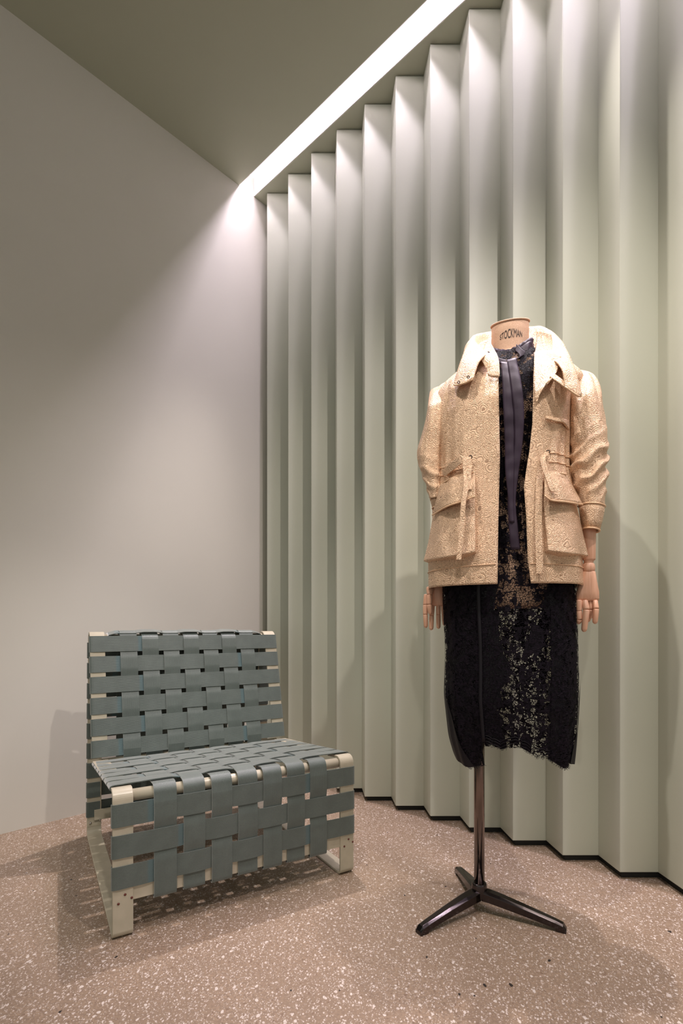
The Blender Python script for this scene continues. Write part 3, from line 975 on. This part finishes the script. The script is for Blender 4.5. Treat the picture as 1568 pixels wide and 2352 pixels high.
def patch(name, curves, mat, parent, base, n=24, m=10, thick=0.003, offset=0.0, wob=0.0, seed=0.0):
    """loft of curves, each a list of world points"""
    C = [cr(c, n) for c in curves]
    cols = [cr([c[i] for c in C], m) for i in range(n)]
    v = [cols[i][j] for j in range(m) for i in range(n)]
    if wob:
        v = [q + np.array([DFR[0], DFR[1], 0]) * wob * mnoise.noise(Vector((q[0] * 38 + seed, q[1] * 38, q[2] * 38))) for q in v]
    o = mesh(name, v, grid_faces(m, n), mat, parent, base=base)
    solid(o, thick, offset)
    return o

def dp(px, py, jut): return DS.pt(px, py, jut)
# gathered satin neckband
V, rows_ = [], []
for i, (zo, ro) in enumerate(((-0.012, 0.012), (0.0, 0.011), (0.010, 0.007), (0.020, 0.008), (0.026, 0.005))):
    for k in range(160):
        a = 2 * math.pi * k / 160
        front = max(0.0, math.cos(a))
        dip = 0.046 * front ** 2 - 0.016 * max(0.0, math.sin(a)) * front
        rr = NR + ro + 0.004 * front + 0.0035 * math.sin(17 * a + 1.5 * i) * (0.5 + 0.5 * math.sin(5 * a)) + 0.002 * math.sin(29 * a + i)
        V.append(ncyl(rr + 0.006 * front, 1.580 + zo - dip, a))
o = mesh('neckband', V, grid_faces(5, 160, True), M['satin'], dress, base=dress_base)
solid(o, 0.0015, 0)
# knot and loops of the bow
for c_ in ([[(1120, 806, .062), (1132, 815, .072), (1150, 824, .078), (1162, 827, .080)], [(1123, 818, .066), (1136, 829, .076), (1152, 835, .082), (1162, 834, .084)]],
           [[(1186, 790, .062), (1198, 802, .070), (1205, 812, .070), (1190, 822, .078)], [(1183, 806, .066), (1190, 812, .074), (1192, 820, .078), (1182, 828, .082)]],
           [[(1196, 798, .056), (1212, 786, .054), (1219, 784, .048), (1224, 800, .042)], [(1190, 822, .066), (1204, 824, .064), (1212, 818, .058), (1222, 816, .048)]]):
    patch('bow_fold', [[pa(q[0], q[1], q[2] + 0.012) for q in c] for c in c_], M['satin'], dress, dress_base, 24, 10, 0.003, 0, 0.004)
# ribbon tails, each a long hanging strip
def ribbon(name, left, right, parent, base, mat, fn, thick=0.0016, wob=0.0032, n=70, m=7):
    return patch(name, [[fn(*q) for q in left], [fn(*((np.array(a) + np.array(b)) / 2 + np.array([0, 0, 0.0025]))) for a, b in zip(left, right)], [fn(*q) for q in right]], mat, parent, base, n, m, thick, 0, wob, 3.3)
RJ = 0.034
ribbon('ribbon_tail', [(1150, 830, .030), (1153, 880, .036), (1156, 950, .036), (1159, 1020, .040), (1160, 1080, .044), (1166, 1140, .042), (1170, 1200, .036)],
       [(1167, 832, .030), (1176, 880, .036), (1181, 950, .036), (1182, 1020, .040), (1181, 1080, .044), (1179, 1140, .042), (1181, 1200, .036)], dress, dress_base, M['satin'], dp)
ribbon('ribbon_tail', [(1164, 826, .032), (1172, 880, .039), (1180, 950, .039), (1181, 1020, .042), (1174, 1080, .041), (1166, 1150, .038), (1168, 1205, .033), (1172, 1262, .026)],
       [(1185, 822, .032), (1197, 880, .039), (1203, 950, .039), (1199, 1020, .042), (1191, 1080, .041), (1184, 1150, .038), (1188, 1205, .033), (1194, 1262, .026)], dress, dress_base, M['satin'], dp)

# ------------------------------------------------------------------ jacket
jacket_base = tuple(w3(0, 0, 0.905))
jacket = empty('brocade_jacket', jacket_base)
tag(jacket, 'pale gold brocade field jacket hanging open on the dress form', 'jacket')
jrows = [(1352, 985, 1338), (1300, 984, 1337), (1250, 988, 1332), (1200, 994, 1326), (1150, 1000, 1318), (1100, 1006, 1310), (1050, 1009, 1307), (1000, 1008, 1310), (950, 1008, 1316), (915, 1008, 1330), (903, 1006, 1336), (890, 1008, 1334), (875, 1017, 1320), (863, 1032, 1306), (852, 1047, 1293), (840, 1059, 1283), (824, 1072, 1274), (806, 1085, 1268), (790, 1094, 1266)]
jdepth = [(0.90, 0.152), (1.00, 0.150), (1.10, 0.144), (1.20, 0.136), (1.30, 0.136), (1.40, 0.138), (1.46, 0.124), (1.51, 0.100), (1.55, 0.083), (1.585, 0.071), (1.62, 0.064)]
JS = Shell(jrows, jdepth, 2.5, 6)
LE = [(790, 1128), (812, 1140), (830, 1144), (900, 1145), (1000, 1147), (1050, 1148), (1120, 1146), (1191, 1144), (1335, 1142.5), (1360, 1142)]
RE = [(790, 1232), (811, 1228), (891, 1224), (971, 1223), (1035, 1216), (1075, 1209), (1118, 1203), (1191, 1208), (1287, 1212), (1340, 1219), (1360, 1221)]
def edge_theta(tab, z):
    th = 0.0
    for _ in range(4):
        y = project(JS.S(th, z))[1]
        th = JS.theta_for(np.interp(y, [q[0] for q in tab], [q[1] for q in tab]), z)
    return th
ZH = 0.9115
ZN = JS.z[-1] - 0.004
zw = unproj(1171, 1062, 0.1)[2]                     # drawstring waist
def jfold(th, z):
    d = 0.0030 * mnoise.noise(Vector((3.2 * math.sin(th), 3.2 * math.cos(th), 7 * z)))
    d += 0.0022 * mnoise.noise(Vector((9 * math.sin(th), 9 * math.cos(th), 9 * z + 4)))
    side = max(0.0, abs(math.sin(th)) - 0.45)
    w = math.exp(-((z - zw) / 0.045) ** 2)
    d += side * w * (0.008 * math.sin(th * 26) - 0.008)
    u = math.exp(-((z - 1.42) / 0.10) ** 2) * max(0.0, abs(math.sin(th)) - 0.55)
    d += u * 0.012 * math.sin(9 * th + 22 * z)
    return d
def jacket_body(name, f0, f1, nth, za=ZH, zb=None, d=0.0, nz=110):
    zb = zb or ZN
    v = []
    for i in range(nz):
        z = za + (zb - za) * i / (nz - 1)
        t0, t1 = f0(z), f1(z)
        for k in range(nth):
            t = t0 + (t1 - t0) * k / (nth - 1)
            v.append(JS.S(t, z, d + jfold(t, z)))
    return solid(mesh(name, v, grid_faces(nz, nth), M['brocade'], jacket, base=jacket_base), 0.003)
_el = {}
def eL(z):
    k = round(z, 5)
    if k not in _el: _el[k] = (edge_theta(LE, z), edge_theta(RE, z))
    return _el[k][0]
def eR(z):
    eL(z); return _el[round(z, 5)][1]
SIDE = 1.75
jacket_body('left_front', lambda z: -SIDE, eL, 60)
jacket_body('right_front', eR, lambda z: SIDE, 60)
jacket_body('back', lambda z: SIDE, lambda z: 2 * math.pi - SIDE, 70, nz=80)
# hem band with its stitched seam
def hem_seam(th0, th1):
    pth = [JS.S(t, 0.9115 + 0.052 - 0.006 * abs(math.sin(t)), 0.0012 + jfold(t, 0.96)) for t in np.linspace(th0, th1, 60)]
    v, f = tube_vf(pth, 0.0011, 6)
    mesh('hem_seam', v, f, M['cord'], jacket, base=jacket_base)
hem_seam(-1.5, eL(0.96) - 0.02); hem_seam(eR(0.96) + 0.02, 1.5)
# sleeves
def sleeve(name, rows, depth, offs, folds, seed):
    ys = np.array([r[0] for r in rows], float)
    n = 120
    yy = np.linspace(ys[0], ys[-1], n)
    k = np.exp(-np.linspace(-2, 2, 9) ** 2); k /= k.sum()
    sm = lambda q: np.convolve(np.pad(q, 4, mode='reflect', reflect_type='odd'), k, 'valid')
    a = sm(np.interp(yy, ys, [r[1] for r in rows])); b = sm(np.interp(yy, ys, [r[2] for r in rows]))
    dd = sm(np.interp(yy, [q[0] for q in depth], [q[1] for q in depth])); oo = sm(np.interp(yy, [q[0] for q in offs], [q[1] for q in offs]))
    v = []; nth = 96
    for y, xl, xr, hd, of in zip(yy, a, b, dd, oo):
        l, _, z = unproj(xl, y, of); r, _, z2 = unproj(xr, y, of)
        for j in range(nth):
            th = 2 * math.pi * j / nth
            d = folds(th, y)
            d += 0.0025 * mnoise.noise(Vector((3 * math.sin(th) + seed, 3 * math.cos(th), y * 0.02)))
            e = 2 / 2.3
            sx = math.copysign(abs(math.sin(th)) ** e, math.sin(th)); cx = math.copysign(abs(math.cos(th)) ** e, math.cos(th))
            v.append(w3((l + r) / 2 + ((r - l) / 2 + d) * sx, of + (hd + d) * cx, z + 0.3 * d))
    f = grid_faces(n, nth, True) + [tuple(range(nth))]
    return solid(mesh(name, v, f, M['brocade'], jacket, base=jacket_base), 0.003)
def ridge(x): 
    s = 0.5 + 0.5 * math.sin(x)
    return s * s
def foldR(th, y):
    # th = 0 front, + towards picture right: pulled diagonal folds around the elbow
    g = math.exp(-((y - 1085) / 52) ** 2)
    u = (y + 34 * math.sin(th - 0.5)) / 27.0
    d = g * 0.0105 * (ridge(u * 2 * math.pi * 0.80 + 2.6 * mnoise.noise(Vector((1.6 * math.sin(th), 1.6 * math.cos(th), y * 0.018)))) - 0.45)
    g2 = math.exp(-((y - 985) / 60) ** 2)
    d += g2 * 0.005 * (ridge((y * 0.016 + 1.5 * th) * 2.2) - 0.4)
    d += 0.004 * math.exp(-((y - 905) / 30) ** 2) * math.sin(6 * th)
    return d
def foldL(th, y):
    g = math.exp(-((y - 1110) / 34) ** 2)
    u = (y - 22 * math.sin(th + 0.6)) / 24.0
    d = g * 0.0055 * (ridge(u * 2 * math.pi * 0.8 + 2 * mnoise.noise(Vector((2 * math.sin(th), 2 * math.cos(th), y * 0.02)))) - 0.45)
    g2 = math.exp(-((y - 985) / 60) ** 2)
    d += g2 * 0.007 * (ridge((y * 0.014 - 1.3 * th) * 2.4) - 0.4)
    return d
sleeve('sleeve', [(876, 1030, 1046), (879, 1022, 1056), (886, 1012, 1062), (900, 1001, 1064), (924, 988, 1058), (960, 979, 1044), (1000, 969, 1034), (1040, 960, 1026), (1060, 960, 1022), (1080, 965, 1020), (1105, 974, 1022), (1130, 983, 1024), (1152, 988, 1024)],
       [(876, .006), (884, .016), (898, .034), (920, .052), (950, .064), (1000, .064), (1050, .060), (1100, .054), (1152, .046)], [(876, -.018), (905, -.008), (950, .012), (1050, .02), (1152, .035)], foldL, 1.0)
sleeve('sleeve', [(853, 1316, 1332), (857, 1306, 1343), (864, 1300, 1353), (874, 1296, 1362), (892, 1294, 1370), (920, 1298, 1378), (960, 1302, 1384), (1000, 1305, 1389), (1040, 1306, 1394), (1062, 1304, 1396), (1085, 1303, 1393), (1110, 1309, 1393), (1135, 1320, 1390), (1158, 1328, 1388), (1166, 1331, 1387)],
       [(853, .006), (862, .016), (876, .034), (898, .052), (930, .066), (1000, .066), (1050, .062), (1100, .056), (1166, .042)], [(853, -.018), (884, -.008), (950, .01), (1050, .022), (1166, .03)], foldR, 5.0)
# turned cuffs
def cuff(rows, depth, off, nm='cuff'):
    rings = []
    for (y, xl, xr), hd in zip(rows, depth):
        l, _, z = unproj(xl, y, off); r, _, _z = unproj(xr, y, off)
        rings.append(((l + r) / 2, (r - l) / 2, hd, z))
    v = []
    for c, a, b, z in rings:
        for j in range(64):
            th = 2 * math.pi * j / 64
            v.append(w3(c + a * math.sin(th), off + b * math.cos(th), z - 0.004 * math.sin(th)))
    o = solid(mesh(nm, v, grid_faces(len(rings), 64, True), M['brocade'], jacket, base=jacket_base), 0.003)
    for q in (0, len(rings) - 1):
        v2, f2 = tube_vf([v[q * 64 + j] for j in range(64)] + [v[q * 64]], 0.0022, 8, cap=False)
        mesh('cuff_piping', v2, f2, M['cord'], o, base=jacket_base)
cuff([(1165, 1328, 1389), (1180, 1330, 1386.5), (1200, 1333, 1382), (1219, 1335.5, 1376.5)], (.042, .041, .039, .037), .03)
cuff([(1146, 987, 1026), (1158, 989, 1026), (1172, 993, 1026)], (.044, .043, .041), .03)

# patch pockets: padded slabs standing off the body, flap on top, piping on the flap edge
def jp(px, py, jut): return JS.pt(px, py, jut)
def pocket(left, right, bottom_jut, nrow=7):
    """left/right: matching (px, py) edges from top to bottom"""
    n = len(left)
    curves = []
    for i, (a, b) in enumerate(zip(left, right)):
        t = i / (n - 1)
        j = 0.010 + (bottom_jut - 0.010) * t ** 1.3
        row = []
        for s in np.linspace(0, 1, nrow):
            px = a[0] + (b[0] - a[0]) * s; py = a[1] + (b[1] - a[1]) * s
            row.append(jp(px, py, j * (0.75 + 0.25 * math.sin(math.pi * s))))
        curves.append(row)
    C = [cr(c, 30) for c in curves]
    cols = [cr([c[i] for c in C], 34) for i in range(30)]
    m = 34
    v = []
    for j in range(m):
        for i in range(30):
            q = cols[i][j]
            wv = 0.0035 * mnoise.noise(Vector((q[0] * 26, q[1] * 26, q[2] * 26)))
            v.append(q + np.array([DFR[0], DFR[1], 0]) * wv)
    o = mesh('pocket', v, grid_faces(m, 30), M['brocade'], jacket, base=jacket_base)
    s = o.modifiers.new('bellows', 'SOLIDIFY'); s.thickness = bottom_jut + 0.012; s.offset = -1
    bevel(o, 0.003, 2)
    return o
def flap(top, bot, jt, jb):
    c0 = [jp(x, y, jt) for x, y in top]
    c1 = [jp((a[0] + b[0]) / 2, (a[1] + b[1]) / 2, (jt + jb) / 2 + 0.004) for a, b in zip(top, bot)]
    c2 = [jp(x, y, jb) for x, y in bot]
    o = patch('pocket_flap', [c0, c1, c2], M['brocade'], jacket, jacket_base, 30, 12, 0.004, 0, 0.004, 2.0)
    v, f = tube_vf(cr([p + np.array([DFR[0], DFR[1], 0]) * 0.001 for p in c2], 40), 0.0024, 8)
    mesh('flap_piping', v, f, M['cord'], o, base=jacket_base)
    v, f = tube_vf(cr([p + np.array([DFR[0], DFR[1], 0]) * 0.001 for p in c0], 40), 0.0022, 8)
    mesh('flap_piping', v, f, M['cord'], o, base=jacket_base)
    return o
pocket([(1006, 1118), (996, 1165), (988, 1215), (980, 1255), (971, 1289)], [(1090, 1092), (1090, 1140), (1091, 1190), (1091, 1235), (1091, 1268)], 0.030)
flap([(1012, 1113), (1038, 1098), (1065, 1090), (1091, 1085)], [(993, 1183), (1025, 1164), (1060, 1152), (1091, 1140)], 0.016, 0.034)
pocket([(1250, 1100), (1249, 1150), (1252, 1200), (1256, 1240), (1259, 1264)], [(1306, 1096), (1322, 1150), (1334, 1200), (1343, 1240), (1352, 1277)], 0.030)
flap([(1250, 1086), (1266, 1086), (1284, 1087), (1300, 1090)], [(1250, 1138), (1266, 1149), (1300, 1153), (1337, 1159)], 0.016, 0.036)
# breast pocket flap on the right front
patch('breast_flap', [[jp(1254, 957, .006), jp(1272, 960, .008), (jp(1290, 962, .008)), jp(1304, 966, .006)], [jp(1253, 962, .010), jp(1275, 968, .012), jp(1294, 972, .012), jp(1305, 988, .010)]], M['brocade'], jacket, jacket_base, 24, 6, 0.005, 0)
# drawstring ties
def tie(name, pts, width, jut_fn=jp, thick=0.003, face=None, n=50):
    P = cr([jut_fn(*q) for q in pts], n)
    T = np.gradient(P, axis=0); T /= np.linalg.norm(T, axis=1)[:, None]
    fr3 = np.array([DFR[0], DFR[1], 0.0])
    Wd = np.cross(T, fr3)
    v, f = strap_vf(P, Wd, width, thick)
    o = mesh(name, v, f, M['brocade'], jacket, smooth=False, base=jacket_base)
    bevel(o, 0.001, 2)
    return o
tie('drawstring', [(1018, 1088, .014), (1035, 1074, .022), (1055, 1058, .026), (1073, 1048, .020)], 0.021)
tie('drawstring', [(1015, 1072, .012), (1032, 1066, .018), (1050, 1060, .020), (1068, 1054, .016)], 0.012)
tie('drawstring', [(1073, 1048, .020), (1068, 1062, .026), (1069, 1090, .030), (1070, 1120, .038), (1064, 1155, .044), (1061, 1200, .042), (1058, 1240, .044), (1053, 1286, .047)], 0.013, n=80)
tie('drawstring', [(1076, 1052, .020), (1079, 1070, .024), (1077, 1095, .030), (1078, 1125, .036)], 0.011)
tie('drawstring', [(1257, 1040, .006), (1247, 1050, .016), (1249, 1070, .024), (1258, 1095, .034), (1268, 1122, .044), (1276, 1124, .046)], 0.012)
tie('placket_fold', [(1240, 1075, .004), (1237, 1140, .008), (1236, 1200, .010), (1237, 1260, .010), (1239, 1318, .010)], 0.017, n=60)
# waist casing stitched across the sides
for th0, th1 in ((-1.5, JS.theta_for(1075, zw)), (JS.theta_for(1262, zw), 1.5)):
    for dz in (-0.012, 0.012):
        v, f = tube_vf([JS.S(t, zw + dz, 0.0015 + jfold(t, zw + dz)) for t in np.linspace(th0, th1, 50)], 0.0011, 6)
        mesh('casing_seam', v, f, M['cord'], jacket, base=jacket_base)
def eyelet(px, py, jut, fn, r=0.0042):
    c = fn(px, py, jut)
    pth = [c + np.array([DEX[0], DEX[1], 0]) * r * math.cos(a) + np.array([0, 0, 1]) * r * math.sin(a) for a in np.linspace(0, 2 * math.pi, 21)]
    v, f = tube_vf(pth, 0.0012, 8, cap=False)
    mesh('eyelet', v, f, M['nickel'], jacket, base=jacket_base)
eyelet(1258, 1038, 0.007, jp); eyelet(1080, 1050, 0.012, jp)

# collar: seam, fold and outer edge followed all the way round the neck
stations = [  # seam (px,py,off)        fold                   outer edge
    ((1124, 842, .092), (1120, 815, .100), (1087, 870, .148)),
    ((1114, 832, .080), (1108, 806, .092), (1066, 880, .142)),
    ((1108, 822, .062), (1096, 793, .072), (1042, 882, .112)),
    ((1108, 816, .030), (1088, 782, .040), (1060, 846, .070)),
    ((1112, 812, -.01), (1092, 772, -.005), (1068, 822, .000)),
    ((1130, 806, -.060), (1116, 764, -.068), (1092, 806, -.100)),
    ((1172, 800, -.075), (1175, 757, -.098), (1175, 796, -.150)),
    ((1216, 800, -.055), (1234, 751, -.064), (1268, 796, -.100)),
    ((1236, 806, -.01), (1262, 764, -.005), (1290, 812, .000)),
    ((1240, 815, .030), (1276, 788, .040), (1304, 834, .062)),
    ((1240, 826, .060), (1284, 808, .074), (1326, 882, .102)),
    ((1238, 836, .080), (1286, 824, .094), (1332, 911, .128)),
    ((1234, 846, .095), (1270, 832, .108), (1296, 888, .142)),
]
seam = [pa(*s[0]) for s in stations]; fold = [pa(*s[1]) for s in stations]; outr = [pa(*s[2]) for s in stations]
mid1 = [(a * 0.45 + b * 0.55) for a, b in zip(seam, fold)]
up = np.array([0, 0, 0.006])
mid2 = []
for b, c, s in zip(fold, outr, stations):
    cen = w3(0.0, 0.0, 0)
    m = b * 0.5 + c * 0.5
    outd = m - np.array([cen[0], cen[1], m[2]]); outd[2] = 0; outd /= np.linalg.norm(outd) + 1e-9
    mid2.append(m + outd * 0.010 + up)
foldo = []
for b in fold:
    cen = w3(0.0, 0.0, 0); o_ = b - np.array([cen[0], cen[1], b[2]]); o_[2] = 0; o_ /= np.linalg.norm(o_) + 1e-9
    foldo.append(b + o_ * 0.007 - np.array([0, 0, 0.002]))
patch('collar', [seam, mid1, fold, foldo, mid2, outr], M['brocade'], jacket, jacket_base, 120, 26, 0.004, 0, 0.003)
v, f = tube_vf(cr(outr, 120), 0.0026, 8)
mesh('collar_piping', v, f, M['cord'], jacket, base=jacket_base)
# open collar-stand ends lying on the fronts
patch('collar_stand', [[pa(1096, 811, .098), pa(1118, 812, .106), pa(1140, 812, .112)], [pa(1104, 826, .110), pa(1124, 826, .118), pa(1145, 828, .120)], [pa(1118, 850, .124), pa(1130, 852, .128), pa(1147, 850, .128)], [pa(1120, 862, .130), pa(1132, 866, .132), pa(1147, 866, .132)]], M['brocade'], jacket, jacket_base, 16, 14, 0.004, 0)
patch('collar_stand', [[pa(1227, 810, .090), pa(1256, 806, .094), pa(1288, 818, .090)], [pa(1226, 850, .116), pa(1254, 846, .124), pa(1280, 850, .118)], [pa(1228, 905, .140), pa(1245, 890, .142), pa(1268, 868, .140)], [pa(1232, 930, .141), pa(1240, 905, .144), pa(1262, 872, .143)]], M['brocade'], jacket, jacket_base, 20, 16, 0.004, 0)
patch('lapel_underlayer', [[pa(1262, 866, .140), pa(1296, 890, .140), pa(1332, 912, .120)], [pa(1270, 858, .132), pa(1298, 878, .134), pa(1326, 900, .118)]], M['brocade'], jacket, jacket_base, 20, 6, 0.004, 0)
for ex_, ey_, eo in ((1053, 878, .138), (1075, 866, .154)):
    eyelet(ex_, ey_, eo, pa, 0.003)
